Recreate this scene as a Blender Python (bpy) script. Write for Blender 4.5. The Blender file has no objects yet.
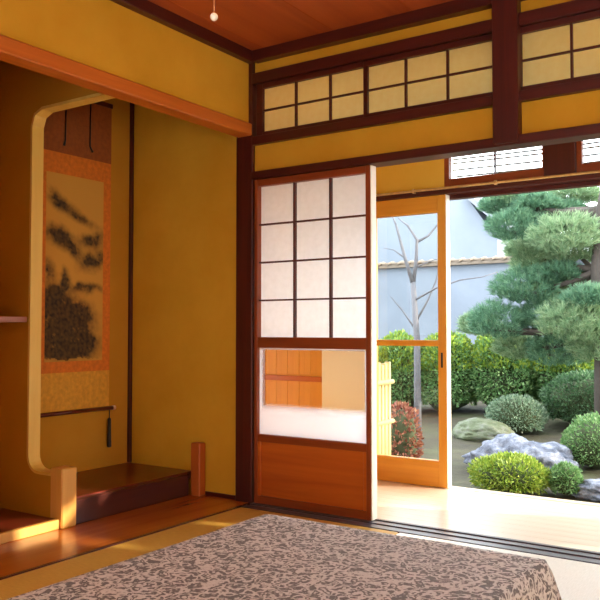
import bpy, bmesh, math, random
import numpy as np
from mathutils import Vector, Matrix, noise
random.seed(7)
SC = bpy.context.scene
COL = SC.collection
PI = math.pi

# ------------------------------------------------------------------ camera
F_PX, YAW, PITCH = 783.69, .5919, .0367
CAM = Vector((2.6425, -3.4485, .9538))
FW = Vector((-math.sin(YAW)*math.cos(PITCH), math.cos(YAW)*math.cos(PITCH), math.sin(PITCH)))
RT = Vector((math.cos(YAW), math.sin(YAW), 0))
UP = RT.cross(FW)
cd = bpy.data.cameras.new('camera')
cam = bpy.data.objects.new('camera', cd)
COL.objects.link(cam)
cd.sensor_width = 36; cd.lens = F_PX/600*36; cd.clip_end = 200
M = Matrix((RT, UP, -FW)).transposed().to_4x4(); M.translation = CAM
cam.matrix_world = M
SC.camera = cam

def ray(u, v):
    return FW + RT*((u-300)/F_PX) - UP*((v-300)/F_PX)
def at(u, v, y):                       # the point seen at (u, v) that lies at depth y in the garden
    d = ray(u, v); t = (y-CAM.y)/d.y
    return CAM + d*t
def ground_z(x, y):
    return -.45 + .085*min(max(0, y-3.1), 6)
def foot(u, v):                        # where the line of sight meets the sloping garden
    d = ray(u, v); t = 3
    for _ in range(4000):
        p = CAM + d*t
        if p.z <= ground_z(p.x, p.y): return p
        t += .005
    return p

# ------------------------------------------------------------------ materials
def lin(c):
    return tuple((x/255/12.92 if x/255 <= .04045 else ((x/255+.055)/1.055)**2.4) for x in c) + (1,)
def mat(name):
    m = bpy.data.materials.new(name); m.use_nodes = True
    nt = m.node_tree; b = nt.nodes['Principled BSDF']
    return m, nt, b
def N(nt, t, **k):
    n = nt.nodes.new(t)
    for a, v in k.items():
        if a in n.inputs: n.inputs[a].default_value = v
        else: setattr(n, a, v)
    return n
def ramp(nt, stops):
    r = nt.nodes.new('ShaderNodeValToRGB')
    e = r.color_ramp.elements
    e[0].position, e[0].color = stops[0]; e[1].position, e[1].color = stops[-1]
    for p, c in stops[1:-1]:
        q = e.new(p); q.color = c
    return r
def texco(nt, scale=(1, 1, 1), rot=(0, 0, 0)):
    tc = nt.nodes.new('ShaderNodeTexCoord'); mp = nt.nodes.new('ShaderNodeMapping')
    mp.inputs['Scale'].default_value = scale; mp.inputs['Rotation'].default_value = rot
    nt.links.new(tc.outputs['Object'], mp.inputs['Vector'])
    return mp.outputs['Vector']
def bump(nt, b, sock, strength=.2, dist=.01):
    bp = N(nt, 'ShaderNodeBump', Strength=strength, Distance=dist)
    nt.links.new(sock, bp.inputs['Height']); nt.links.new(bp.outputs['Normal'], b.inputs['Normal'])

def wood(name, c1, c2, axis='z', rough=.45, grain=1.0, coat=0):
    m, nt, b = mat(name)
    s = {'x': (1.2, 22, 22), 'y': (22, 1.2, 22), 'z': (22, 22, 1.2)}[axis]
    v = texco(nt, tuple(q*grain for q in s))
    n1 = N(nt, 'ShaderNodeTexNoise', Scale=1.0, Detail=6.0, Roughness=.6, Distortion=.6)
    nt.links.new(v, n1.inputs['Vector'])
    r = ramp(nt, [(.3, lin(c1)), (.7, lin(c2))])
    nt.links.new(n1.outputs['Fac'], r.inputs['Fac']); nt.links.new(r.outputs['Color'], b.inputs['Base Color'])
    b.inputs['Roughness'].default_value = rough
    b.inputs['Coat Weight'].default_value = coat
    b.inputs['Coat Roughness'].default_value = .12
    bump(nt, b, n1.outputs['Fac'], .08, .002)
    return m
def plaster(name, c1, c2, sc=9):
    m, nt, b = mat(name)
    v = texco(nt)
    n1 = N(nt, 'ShaderNodeTexNoise', Scale=sc*.25, Detail=5.0, Roughness=.6)
    n2 = N(nt, 'ShaderNodeTexNoise', Scale=220.0, Detail=3.0)
    for n in (n1, n2): nt.links.new(v, n.inputs['Vector'])
    r = ramp(nt, [(.3, lin(c1)), (.7, lin(c2))])
    nt.links.new(n1.outputs['Fac'], r.inputs['Fac']); nt.links.new(r.outputs['Color'], b.inputs['Base Color'])
    b.inputs['Roughness'].default_value = .95; b.inputs['Specular IOR Level'].default_value = .1
    bump(nt, b, n2.outputs['Fac'], .25, .002)
    return m
def plain(name, c, rough=.5, metal=0):
    m, nt, b = mat(name)
    v = texco(nt)
    n1 = N(nt, 'ShaderNodeTexNoise', Scale=40.0, Detail=3.0); nt.links.new(v, n1.inputs['Vector'])
    c2 = tuple(min(255, q*1.12+2) for q in c)
    r = ramp(nt, [(.3, lin(c)), (.7, lin(c2))])
    nt.links.new(n1.outputs['Fac'], r.inputs['Fac']); nt.links.new(r.outputs['Color'], b.inputs['Base Color'])
    b.inputs['Roughness'].default_value = rough; b.inputs['Metallic'].default_value = metal
    return m

W_DARK = {a: wood('dark_red_wood_'+a, (62, 18, 14), (86, 28, 18), a, .4) for a in 'xyz'}
W_LINTEL = wood('amber_lintel_wood', (190, 98, 30), (214, 118, 40), 'y', .4)
W_SHOJI = {a: wood('red_brown_wood_'+a, (128, 54, 20), (154, 72, 28), a, .4) for a in 'xz'}
W_PANEL = wood('amber_board_wood', (172, 78, 22), (204, 106, 34), 'x', .35, .6)
W_ORANGE = {a: wood('orange_door_wood_'+a, (214, 142, 38), (232, 164, 54), a, .4) for a in 'xz'}
W_CEIL = wood('ceiling_board_wood', (164, 72, 28), (192, 94, 40), 'y', .5, .35)
W_STRIP = wood('alcove_step_wood', (164, 80, 24), (192, 108, 36), 'y', .25, .5, .3)
W_LACQ = wood('lacquered_wood', (88, 30, 18), (112, 42, 24), 'y', .32, .6, .15)
W_KAMACHI = wood('dark_lacquer_edge', (62, 28, 24), (84, 40, 32), 'y', .25, .6, .3)
W_POST = wood('pale_post_wood', (212, 152, 66), (230, 178, 92), 'z', .45, .6)
W_POST2 = wood('orange_post_wood', (176, 84, 26), (194, 100, 34), 'z', .45, .6)
W_ENGAWA = wood('veranda_board_wood', (226, 208, 184), (242, 226, 206), 'x', .3, .5, .2)
W_TRIM = wood('pale_yellow_trim_wood', (226, 184, 80), (240, 204, 104), 'z', .5, .5)
W_SHELF = wood('shelf_wood', (150, 88, 62), (172, 108, 80), 'y', .35)
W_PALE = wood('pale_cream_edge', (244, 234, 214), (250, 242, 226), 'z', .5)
P_OCHRE = plaster('ochre_earth_plaster', (208, 154, 40), (222, 170, 52))
P_BACK = plaster('brown_earth_plaster', (190, 134, 40), (202, 146, 48))
P_CREAM = plaster('cream_plaster', (248, 236, 200), (252, 243, 214))
P_CEIL2 = plaster('veranda_ceiling_plaster', (226, 176, 60), (236, 190, 76))
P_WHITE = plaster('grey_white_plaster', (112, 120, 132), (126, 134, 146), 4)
M_SILL_D = wood('sill_dark', (76, 70, 78), (92, 86, 94), 'x', .3)
M_SILL_L = wood('sill_groove', (128, 126, 138), (146, 144, 154), 'x', .3)
M_BRASS = plain('brass', (206, 178, 128), .35, .6)
M_IRON = plain('dark_iron', (38, 30, 28), .5)
M_WHITEBEAD = plain('cream_bead', (240, 222, 200), .3)
M_CORD = plain('pull_cord', (190, 120, 70), .8)
M_ROD = plain('grey_rod', (150, 154, 160), .5)
M_HERI = plain('dark_border_cloth', (66, 44, 34), .9)

def tatami(name, along, c1, c2, rough):
    m, nt, b = mat(name)
    sc = (260, 26, 1) if along == 'y' else (26, 260, 1)
    v = texco(nt, sc)
    w = N(nt, 'ShaderNodeTexNoise', Scale=1.0, Detail=3.0); nt.links.new(v, w.inputs['Vector'])
    r = ramp(nt, [(.3, lin(c1)), (.7, lin(c2))])
    nt.links.new(w.outputs['Fac'], r.inputs['Fac']); nt.links.new(r.outputs['Color'], b.inputs['Base Color'])
    b.inputs['Roughness'].default_value = rough
    bump(nt, b, w.outputs['Fac'], .15, .002)
    return m
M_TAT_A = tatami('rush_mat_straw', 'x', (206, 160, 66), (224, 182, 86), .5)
M_TAT_B = tatami('rush_mat_glare', 'y', (228, 226, 214), (240, 238, 228), .3)  # daylight glare on the mat is painted into its pale colour

def paper(name, c1, c2):
    m = bpy.data.materials.new(name); m.use_nodes = True
    nt = m.node_tree; nt.nodes.clear()
    o = nt.nodes.new('ShaderNodeOutputMaterial')
    v = texco(nt)
    n = N(nt, 'ShaderNodeTexNoise', Scale=30.0, Detail=5.0); nt.links.new(v, n.inputs['Vector'])
    r = ramp(nt, [(.3, lin(c1)), (.7, lin(c2))])
    nt.links.new(n.outputs['Fac'], r.inputs['Fac'])
    d = nt.nodes.new('ShaderNodeBsdfDiffuse'); t = nt.nodes.new('ShaderNodeBsdfTranslucent')
    mx = N(nt, 'ShaderNodeMixShader'); mx.inputs[0].default_value = .72
    for q in (d, t): nt.links.new(r.outputs['Color'], q.inputs['Color'])
    nt.links.new(d.outputs[0], mx.inputs[1]); nt.links.new(t.outputs[0], mx.inputs[2])
    nt.links.new(mx.outputs[0], o.inputs[0])
    return m
M_PAPER = paper('washi_paper', (246, 245, 244), (253, 252, 252))
M_PAPER_WARM = paper('warm_lit_washi_paper', (246, 226, 150), (250, 234, 164))  # warm light falling on the transoms is tinted into this paper
def glass(name, frost=None):
    m = bpy.data.materials.new(name); m.use_nodes = True
    nt = m.node_tree; nt.nodes.clear()
    o = nt.nodes.new('ShaderNodeOutputMaterial')
    tr = N(nt, 'ShaderNodeBsdfTransparent', Color=(.96, .97, .96, 1))
    gl = N(nt, 'ShaderNodeBsdfGlossy', Roughness=.02)
    fr = N(nt, 'ShaderNodeFresnel', IOR=1.45)
    mx = nt.nodes.new('ShaderNodeMixShader')
    nt.links.new(fr.outputs[0], mx.inputs[0]); nt.links.new(tr.outputs[0], mx.inputs[1]); nt.links.new(gl.outputs[0], mx.inputs[2])
    out = mx.outputs[0]
    if frost:                                    # frosted band with a soft upper edge and a frosted rim
        hw, zb, zt = frost
        tc = nt.nodes.new('ShaderNodeTexCoord'); sp = nt.nodes.new('ShaderNodeSeparateXYZ')
        nt.links.new(tc.outputs['Object'], sp.inputs[0])
        a = N(nt, 'ShaderNodeMapRange', interpolation_type='SMOOTHSTEP'); a.inputs[1].default_value = zb+.025; a.inputs[2].default_value = zb-.04
        nt.links.new(sp.outputs['Z'], a.inputs[0])
        ab = N(nt, 'ShaderNodeMath', operation='ABSOLUTE'); nt.links.new(sp.outputs['X'], ab.inputs[0])
        c = N(nt, 'ShaderNodeMapRange', interpolation_type='SMOOTHSTEP'); c.inputs[1].default_value = hw-.022; c.inputs[2].default_value = hw-.010
        nt.links.new(ab.outputs[0], c.inputs[0])
        e = N(nt, 'ShaderNodeMapRange', interpolation_type='SMOOTHSTEP'); e.inputs[1].default_value = zt-.012; e.inputs[2].default_value = zt-.004
        nt.links.new(sp.outputs['Z'], e.inputs[0])
        m1 = N(nt, 'ShaderNodeMath', operation='MAXIMUM'); m2 = N(nt, 'ShaderNodeMath', operation='MAXIMUM')
        nt.links.new(a.outputs[0], m1.inputs[0]); nt.links.new(c.outputs[0], m1.inputs[1])
        nt.links.new(m1.outputs[0], m2.inputs[0]); nt.links.new(e.outputs[0], m2.inputs[1])
        d = N(nt, 'ShaderNodeBsdfDiffuse', Color=lin((240, 238, 240))); t = N(nt, 'ShaderNodeBsdfTranslucent', Color=lin((248, 246, 248)))
        ms = nt.nodes.new('ShaderNodeMixShader'); ms.inputs[0].default_value = .85
        nt.links.new(d.outputs[0], ms.inputs[1]); nt.links.new(t.outputs[0], ms.inputs[2])
        mf = nt.nodes.new('ShaderNodeMixShader')
        nt.links.new(m2.outputs[0], mf.inputs[0]); nt.links.new(out, mf.inputs[1]); nt.links.new(ms.outputs[0], mf.inputs[2])
        out = mf.outputs[0]
    nt.links.new(out, o.inputs[0])
    return m
M_GLASS = glass('clear_glass')

def cloth_mat():
    m, nt, b = mat('brown_damask_cloth')
    v = texco(nt)
    n0 = N(nt, 'ShaderNodeTexNoise', Scale=26.0, Detail=2.0); nt.links.new(v, n0.inputs['Vector'])
    mixv = N(nt, 'ShaderNodeMixRGB', blend_type='ADD'); mixv.inputs[0].default_value = .05
    nt.links.new(v, mixv.inputs[1]); nt.links.new(n0.outputs['Color'], mixv.inputs[2])
    vo = N(nt, 'ShaderNodeTexVoronoi', Scale=46.0, feature='SMOOTH_F1'); nt.links.new(mixv.outputs[0], vo.inputs['Vector'])
    wv = N(nt, 'ShaderNodeMath', operation='SINE'); ml = N(nt, 'ShaderNodeMath', operation='MULTIPLY'); ml.inputs[1].default_value = 17
    nt.links.new(vo.outputs['Distance'], ml.inputs[0]); nt.links.new(ml.outputs[0], wv.inputs[0])
    n2 = N(nt, 'ShaderNodeTexNoise', Scale=110.0, Detail=3.0, Distortion=1.5); nt.links.new(v, n2.inputs['Vector'])
    sc = N(nt, 'ShaderNodeMath', operation='MULTIPLY_ADD'); sc.inputs[1].default_value = .22
    nt.links.new(wv.outputs[0], sc.inputs[0]); nt.links.new(n2.outputs['Fac'], sc.inputs[2])
    r = ramp(nt, [(.30, lin((80, 76, 76))), (.46, lin((112, 106, 104))), (.53, lin((200, 197, 192))), (.8, lin((216, 214, 210)))])
    nt.links.new(sc.outputs[0], r.inputs['Fac']); nt.links.new(r.outputs['Color'], b.inputs['Base Color'])
    b.inputs['Roughness'].default_value = .7; b.inputs['Sheen Weight'].default_value = .15
    bump(nt, b, sc.outputs[0], .25, .003)
    return m
M_CLOTH = cloth_mat()

def leaf_mat(name, cols, rough=.45, trans=.3):
    m = bpy.data.materials.new(name); m.use_nodes = True
    nt = m.node_tree; b = nt.nodes['Principled BSDF']; o = nt.nodes['Material Output']
    g = nt.nodes.new('ShaderNodeNewGeometry')
    k = len(cols)
    r = ramp(nt, [(i/(k-1), lin(c)) for i, c in enumerate(cols)])
    nt.links.new(g.outputs['Random Per Island'], r.inputs['Fac'])
    nt.links.new(r.outputs['Color'], b.inputs['Base Color']); b.inputs['Roughness'].default_value = rough
    t = nt.nodes.new('ShaderNodeBsdfTranslucent'); nt.links.new(r.outputs['Color'], t.inputs['Color'])
    mx = nt.nodes.new('ShaderNodeMixShader'); mx.inputs[0].default_value = trans
    nt.links.new(b.outputs[0], mx.inputs[1]); nt.links.new(t.outputs[0], mx.inputs[2]); nt.links.new(mx.outputs[0], o.inputs[0])
    return m
L_DARK = leaf_mat('dark_green_leaves', [(46, 78, 50), (68, 104, 66), (98, 130, 90)])
L_MID = leaf_mat('mid_green_leaves', [(76, 114, 66), (102, 142, 86), (138, 168, 112)])
L_PALE = leaf_mat('pale_green_leaves', [(88, 116, 92), (112, 138, 110), (142, 160, 136)])
L_YEL = leaf_mat('yellow_green_leaves', [(96, 128, 44), (130, 154, 54), (166, 178, 76)])
L_PINE = leaf_mat('pine_needles', [(64, 104, 84), (88, 130, 100), (118, 152, 118)], .5, .35)
L_PINE2 = leaf_mat('pale_pine_needles', [(92, 126, 92), (120, 150, 110), (154, 172, 134)], .5, .35)
L_RED = leaf_mat('red_brown_leaves', [(120, 66, 56), (146, 90, 74), (160, 116, 90)])
M_TWIG = plain('shrub_twigs', (52, 62, 38), .9)
M_BARK = plain('dark_bark', (62, 56, 52), .9)
M_BARK2 = plain('grey_bark', (92, 92, 98), .9)
def rock_mat(name, cols, sc=6):
    m, nt, b = mat(name)
    v = texco(nt)
    n1 = N(nt, 'ShaderNodeTexNoise', Scale=float(sc), Detail=9.0, Roughness=.7); nt.links.new(v, n1.inputs['Vector'])
    k = len(cols)
    r = ramp(nt, [(.3+.4*i/(k-1), lin(c)) for i, c in enumerate(cols)])
    nt.links.new(n1.outputs['Fac'], r.inputs['Fac']); nt.links.new(r.outputs['Color'], b.inputs['Base Color'])
    b.inputs['Roughness'].default_value = .85
    bump(nt, b, n1.outputs['Fac'], .6, .03)
    return m
M_ROCK = rock_mat('blue_grey_rock', [(48, 52, 64), (98, 104, 120), (156, 160, 172)], 9)
M_ROCK2 = rock_mat('mossy_rock', [(64, 76, 46), (88, 96, 74), (116, 118, 112)])
M_SOIL = rock_mat('garden_soil', [(48, 42, 34), (62, 60, 42), (70, 78, 48)], 2)

# ------------------------------------------------------------------ mesh helpers
def box(bm, x0, x1, y0, y1, z0, z1, bev=.002):
    t = bmesh.new()
    bmesh.ops.create_cube(t, size=1)
    for v in t.verts:
        v.co = Vector(((x0+x1)/2+v.co.x*(x1-x0), (y0+y1)/2+v.co.y*(y1-y0), (z0+z1)/2+v.co.z*(z1-z0)))
    if bev:
        bev = min(bev, .3*min(abs(x1-x0), abs(y1-y0), abs(z1-z0)))
        bmesh.ops.bevel(t, geom=t.edges[:], offset=bev, segments=1, affect='EDGES')
    join(bm, t)
def join(bm, t):
    me = bpy.data.meshes.new('tmp'); t.to_mesh(me); t.free(); bm.from_mesh(me); bpy.data.meshes.remove(me)
def tube(bm, pts, radii, n=8, caps=True):
    pts = [Vector(p) for p in pts]
    if not hasattr(radii, '__len__'): radii = [radii]*len(pts)
    rings = []
    ref = None
    for i, p in enumerate(pts):
        d = (pts[min(i+1, len(pts)-1)]-pts[max(i-1, 0)]).normalized()
        if ref is None:
            ref = d.cross(Vector((0, 0, 1)))
            if ref.length < .1: ref = d.cross(Vector((1, 0, 0)))
        ref = (ref - d*ref.dot(d)).normalized()
        s = d.cross(ref)
        rings.append([bm.verts.new(p+(ref*math.cos(2*PI*k/n)+s*math.sin(2*PI*k/n))*radii[i]) for k in range(n)])
    for a, b in zip(rings, rings[1:]):
        for k in range(n):
            f = bm.faces.new((a[k], a[(k+1) % n], b[(k+1) % n], b[k])); f.smooth = True
    if caps:
        bm.faces.new(rings[0][::-1]); bm.faces.new(rings[-1])
def lathe(bm, c, prof, n=24):
    c = Vector(c); rings = []
    for r, z in prof:
        rings.append([bm.verts.new(c+Vector((max(r, 1e-4)*math.cos(2*PI*k/n), max(r, 1e-4)*math.sin(2*PI*k/n), z))) for k in range(n)])
    for a, b in zip(rings, rings[1:]):
        for k in range(n):
            f = bm.faces.new((a[k], a[(k+1) % n], b[(k+1) % n], b[k])); f.smooth = True
    bm.faces.new(rings[0][::-1]); bm.faces.new(rings[-1])
def bmbox(*a, **k):
    bm = bmesh.new(); box(bm, *a, **k); return bm
def obj(name, bm, m, parent=None, origin=None):
    """bm is in world coordinates; the object gets its own origin at its base (or the parent's frame)."""
    me = bpy.data.meshes.new(name)
    if isinstance(bm, bmesh.types.BMesh):
        bmesh.ops.recalc_face_normals(bm, faces=bm.faces[:])
        bm.to_mesh(me); bm.free()
    else:
        me.from_pydata(*bm)
    me.materials.append(m)
    o = bpy.data.objects.new(name, me); COL.objects.link(o)
    if origin is None:
        co = np.empty(len(me.vertices)*3); me.vertices.foreach_get('co', co); co = co.reshape(-1, 3)
        lo, hi = co.min(0), co.max(0); origin = ((lo[0]+hi[0])/2, (lo[1]+hi[1])/2, lo[2])
    origin = Vector(origin)
    me.transform(Matrix.Translation(-origin))
    if parent:
        o.parent = parent
        w = Vector((0, 0, 0)); p = parent
        while p: w += Vector(p.location); p = p.parent
        o.location = origin-w
    else:
        o.location = origin
    return o
def tag(o, label=None, cat=None, group=None, kind=None):
    if label: o['label'] = label
    if cat: o['category'] = cat
    if group: o['group'] = group
    if kind: o['kind'] = kind
    return o
def thing(name, loc, label, cat, group=None, kind=None):
    o = bpy.data.objects.new(name, None); COL.objects.link(o); o.location = loc; o.empty_display_size = .1
    return tag(o, label, cat, group, kind)
def struct(name, bm, m, label=None, cat=None):
    return tag(obj(name, bm, m), label, cat, None, 'structure')

# ------------------------------------------------------------------ the room
XT = -.965           # back of the alcoves
CEIL = 2.5
# floor base under everything
bm = bmesh.new(); box(bm, -1.2, 4.8, -4.8, .07, -.2, -.06, 0)
struct('floor', bm, W_STRIP, 'floor base below the mats and boards', 'floor')
# tatami mats
def mat_thing(x0, x1, y0, y1, m, heri, label):
    t = thing('tatami_mat', ((x0+x1)/2, (y0+y1)/2, -.058), label, 'tatami mat', 'tatami mats laid over the room floor')
    obj('rush_cover', bmbox(x0+.002, x1-.002, y0+.002, y1-.002, -.058, 0, bev=.004), m, t)
    for (a, b, c, d) in heri:
        obj('border_cloth', bmbox(a, b, c, d, -.002, .0015, bev=.0005), M_HERI, t)
    return t
mat_thing(.012, .955, -2.0, -.105, M_TAT_A, [], 'straw yellow tatami mat between the alcove step board and the patterned table')
mat_thing(.957, 2.86, -1.05, -.105, M_TAT_B, [], 'tatami mat coloured with whitish daylight glare behind the table along the veranda sill')
mat_thing(.012, .955, -3.9, -2.004, M_TAT_A, [], 'straw tatami mat further along the alcove side, out past the table')
mat_thing(.957, 2.86, -2.0, -1.054, M_TAT_A, [], 'straw tatami mat lying below the patterned table')
mat_thing(.957, 2.86, -3.9, -2.004, M_TAT_A, [], 'straw tatami mat under the near end of the patterned table')
mat_thing(2.862, 4.6, -3.9, -.105, M_TAT_B, [], 'tatami mat coloured with daylight glare beyond the table on the open side of the room')
# dark joint board between tatami and step board
struct('trim_1', bmbox(-.006, .011, -3.9, -.0, -.06, .003, bev=.001), W_KAMACHI, 'thin dark strip between step board and tatami', 'trim')
# wooden step board in front of alcoves
struct('floor_board', bmbox(-.42, -.007, -1.66, .018, -.06, .0, bev=.001), W_STRIP, 'glossy amber board floor in front of the alcoves', 'floor')

# sill with two grooves
bm = bmesh.new()
box(bm, .008, 4.6, -.102, -.052, -.06, .002, .001); box(bm, .008, 4.6, -.024, .016, -.06, .002, .001); box(bm, .008, 4.6, .045, .068, -.06, .002, .001)
s = struct('sill_track', bm, M_SILL_D, 'grey grooved sill that the paper screens slide on', 'sill')
bm = bmesh.new()
box(bm, .008, 4.6, -.052, -.024, -.06, -.004, 0); box(bm, .008, 4.6, .016, .045, -.06, -.004, 0)
obj('groove', bm, M_SILL_L, s)

LINZ = 2.03
# wall on the alcove side: lintel + plaster above, and plain wall beyond the alcoves
struct('wall_left', bmbox(-.09, -.02, -1.67, .0, 2.09, CEIL, bev=0), P_OCHRE, 'ochre plaster wall above the alcove lintel', 'wall')
lin_ = struct('trim_2', bmbox(-.095, .004, -1.67, -.0, LINZ, 2.098, bev=.006), W_LINTEL, 'amber wooden lintel over the alcove opening', 'lintel')
struct('wall_left_rear', bmbox(-.12, -.0, -4.7, -1.67, -.06, CEIL, bev=0), P_OCHRE)
# alcove shell
struct('wall_alcove_back', bmbox(XT-.1, XT, -2.1, .12, -.06, 2.6, bev=0), P_BACK, 'brown ochre plaster wall behind the hanging scroll', 'wall')
struct('wall_alcove_right', bmbox(XT-.1, -.11, .02, .12, -.06, 2.6, bev=0), P_OCHRE, 'ochre plaster side wall of the scroll alcove beside the dark corner post', 'wall')
struct('wall_alcove_left', bmbox(XT-.1, -.1, -1.665, -1.565, -.06, 2.6, bev=0), P_OCHRE)
struct('ceiling_alcove', bmbox(XT-.1, -.1, -2.05, .12, 2.42, 2.5, bev=0), W_DARK['y'], 'dark ceiling inside the alcoves', 'ceiling')
struct('trim_3', bmbox(XT, XT+.022, -.0, .02, .13, 2.42, bev=.001), W_DARK['z'], 'thin dark vertical post in the back corner of the alcove', 'trim')
struct('trim_4', bmbox(-.34, -.11, .012, .022, .0, .022, bev=.001), W_DARK['x'], 'thin dark skirting below the alcove side wall', 'trim')

# partition wall with the open-fronted cut-out (rounded back corners)
def partition():
    t = thing('wall_partition', (-.7, -.92, 0), 'ochre partition wall with rounded cut-out between scroll alcove and shelf alcove', 'wall', kind='structure')
    xo, zb, zt, xf = -.668, .243, 2.06, -.40     # opening: back edge, bottom, top, front
    arc = []
    rb, rt = .085, .085
    for k in range(7):
        a = PI + PI/2*k/6
        arc.append((xo+rb+rb*math.cos(a), zb+rb+rb*math.sin(a)))
    arc_t = []
    for k in range(3):
        a = PI - PI/2*k/2
        arc_t.append((xo+rt+rt*math.cos(a), zt-rt+rt*math.sin(a)))
    prof = [(-.40, .0), (-.40, zb)] + arc[::-1] + arc_t + [(-.13, zt), (-.13, 2.42)]   # front boundary, from the floor up
    bm = bmesh.new()
    y0, y1 = -.95, -.895
    def solid(p, q):                      # one prismatic slice between two heights
        if q[1]-p[1] < 1e-4: return
        t4 = ((XT, p[1]), p, q, (XT, q[1]))
        f = [bm.verts.new((x, y0, z)) for x, z in t4]; k = [bm.verts.new((x, y1, z)) for x, z in t4]
        bm.faces.new(f); bm.faces.new(k[::-1]); bm.faces.new((f[1], f[2], k[2], k[1]))
        return
    for p, q in zip(prof, prof[1:]): solid(p, q)
    for (xa, xb, z) in ((-.40, xo+rb, zb), (xo+rt, -.13, zt)):
        bm.faces.new([bm.verts.new(c) for c in ((xa, y0, z), (xb, y0, z), (xb, y1, z), (xa, y1, z))])
    bmesh.ops.remove_doubles(bm, verts=bm.verts[:], dist=1e-5)
    obj('plaster', bm, P_BACK, t)
    # trim lining the cut-out
    path = [(-.40, zb)] + arc[::-1] + arc_t + [(-.13, zt)]
    bm = bmesh.new(); th = .014
    def off(i):
        p = Vector(path[i]); q = Vector(path[min(i+1, len(path)-1)]); r = Vector(path[max(i-1, 0)])
        d = (q-r).normalized(); n = Vector((d.y, -d.x))
        return p+n*th
    y0, y1 = -.957, -.888
    rows = []
    for i, p in enumerate(path):
        o = off(i)
        rows.append([bm.verts.new((p[0], y0, p[1])), bm.verts.new((p[0], y1, p[1])), bm.verts.new((o.x, y1, o.y)), bm.verts.new((o.x, y0, o.y))])
    for r0, r1 in zip(rows, rows[1:]):
        for k in range(4): bm.faces.new((r0[k], r0[(k+1) % 4], r1[(k+1) % 4], r1[k]))
    bm.faces.new(rows[0]); bm.faces.new(rows[-1][::-1])
    tag(obj('edge_trim', bm, W_TRIM, t), 'pale yellow edge trim')
partition()

# raised platform of the scroll alcove
t = thing('alcove_platform', (-.69, -.45, 0), 'dark lacquered raised platform in the scroll alcove under the hanging scroll', 'alcove platform', kind='structure')
obj('platform_top', bmbox(XT, -.44, -.885, .018, .09, .128, bev=.002), W_LACQ, t)
obj('front_edge', bmbox(-.438, -.41, -.865, -.046, .0, .122, bev=.004), W_KAMACHI, t)
# low floor of the shelf alcove
t = thing('shelf_alcove_floor', (-.69, -1.26, 0), 'low reddish board floor in the shelf alcove left of the short post', 'alcove floor', kind='structure')
obj('board', bmbox(XT, -.44, -1.563, -.956, .0, .044, bev=.002), W_LACQ, t)
tag(obj('front_edge', bmbox(-.438, -.412, -1.563, -.96, .0, .046, bev=.003), W_POST, t), 'pale front edge')

# short posts at both ends of the platform
def short_post(x0, x1, y0, y1, h, m, label):
    bm = bmbox(x0, x1, y0, y1, 0, h, bev=.006)
    tag(obj('short_post', bm, m), label, 'post', 'cut short posts at the platform ends')
short_post(-.487, -.396, -.958, -.868, .283, W_POST, 'pale short square post standing at the partition end of the alcove platform')
short_post(-.405, -.335, -.044, .012, .300, W_POST2, 'orange brown short post against the ochre wall near the dark corner post')

# shelf in left alcove
tag(obj('wall_shelf', bmbox(XT, -.682, -1.562, -.952, .986, 1.014, bev=.002), W_SHELF), 'thin reddish wooden shelf fixed to the partition in the shelf alcove', 'shelf')

# corner post, ceiling trims, ceiling
struct('corner_post', bmbox(-.109, .007, -.004, .12, -.06, CEIL, bev=.004), W_DARK['z'], 'dark red brown corner post between alcove and paper screen', 'post')
struct('trim_5', bmbox(-.03, .022, -4.6, .0, 2.438, 2.5, bev=.003), W_DARK['y'], 'dark ceiling trim over the alcove side wall', 'trim')
struct('trim_6', bmbox(.022, 4.6, -.03, .05, 2.438, 2.5, bev=.003), W_DARK['x'], 'dark ceiling trim over the paper screen wall', 'trim')
t = thing('ceiling', (2.3, -2.3, 2.49), 'reddish brown board ceiling with thin dark seams', 'ceiling', kind='structure')
k = 0; x = -.35
while x < 4.7:
    obj('ceiling_board', bmbox(x+.0012, x+.4488, -4.7, .12, 2.498, 2.54, bev=.001), W_CEIL, t); x += .45
for y in (-.95, -1.85, -2.75, -3.65):
    obj('batten', bmbox(.02, 4.6, y-.014, y+.014, 2.47, 2.4985, bev=.002), W_DARK['x'], t)
struct('roof', bmbox(-2.2, 8, -4.9, 1.1, 2.56, 2.72, bev=0), W_DARK['x'], 'roof deck above the room and veranda', 'roof')

# the wall with the screens
Y0 = .0
struct('wall_back', bmbox(.0, 4.6, .02, .075, 2.37, 2.5, bev=0), P_OCHRE, 'narrow ochre plaster band between ceiling trim and transom', 'wall')
struct('wall_back_middle', bmbox(.0, 4.6, .02, .075, 1.815, 1.98, bev=0), P_OCHRE, 'ochre plaster band between transom screens and door head', 'wall')
struct('trim_7', bmbox(.007, 4.6, -.012, .09, 2.318, 2.377, bev=.003), W_DARK['x'], 'dark top rail above the transom screens', 'trim')
struct('trim_8', bmbox(.007, 4.6, -.012, .09, 1.975, 2.022, bev=.003), W_DARK['x'], 'dark lower rail below the transom screens', 'trim')
struct('trim_9', bmbox(.007, 4.6, -.02, .085, 1.780, 1.823, bev=.003), W_DARK['x'], 'dark door head beam over the veranda opening', 'trim')
struct('hanging_post', bmbox(1.400, 1.518, -.035, .09, 1.79, 2.47, bev=.004), W_DARK['z'], 'dark square hanging post above the veranda opening', 'post')
struct('wall_back_end', bmbox(3.62, 4.6, .0, .1, -.06, 2.0, bev=0), P_OCHRE)
WY0, WY1, WZ0, WZ1 = -1.6, -.3, .36, 1.70
struct('wall_right', bmbox(4.6, 4.7, -4.7, .12, WZ1, CEIL, bev=0), P_OCHRE)
struct('wall_right_low', bmbox(4.6, 4.7, -4.7, .12, -.06, WZ0, bev=0), P_OCHRE)
struct('wall_right_near', bmbox(4.6, 4.7, -4.7, WY0, WZ0, WZ1, bev=0), P_OCHRE)
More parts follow.
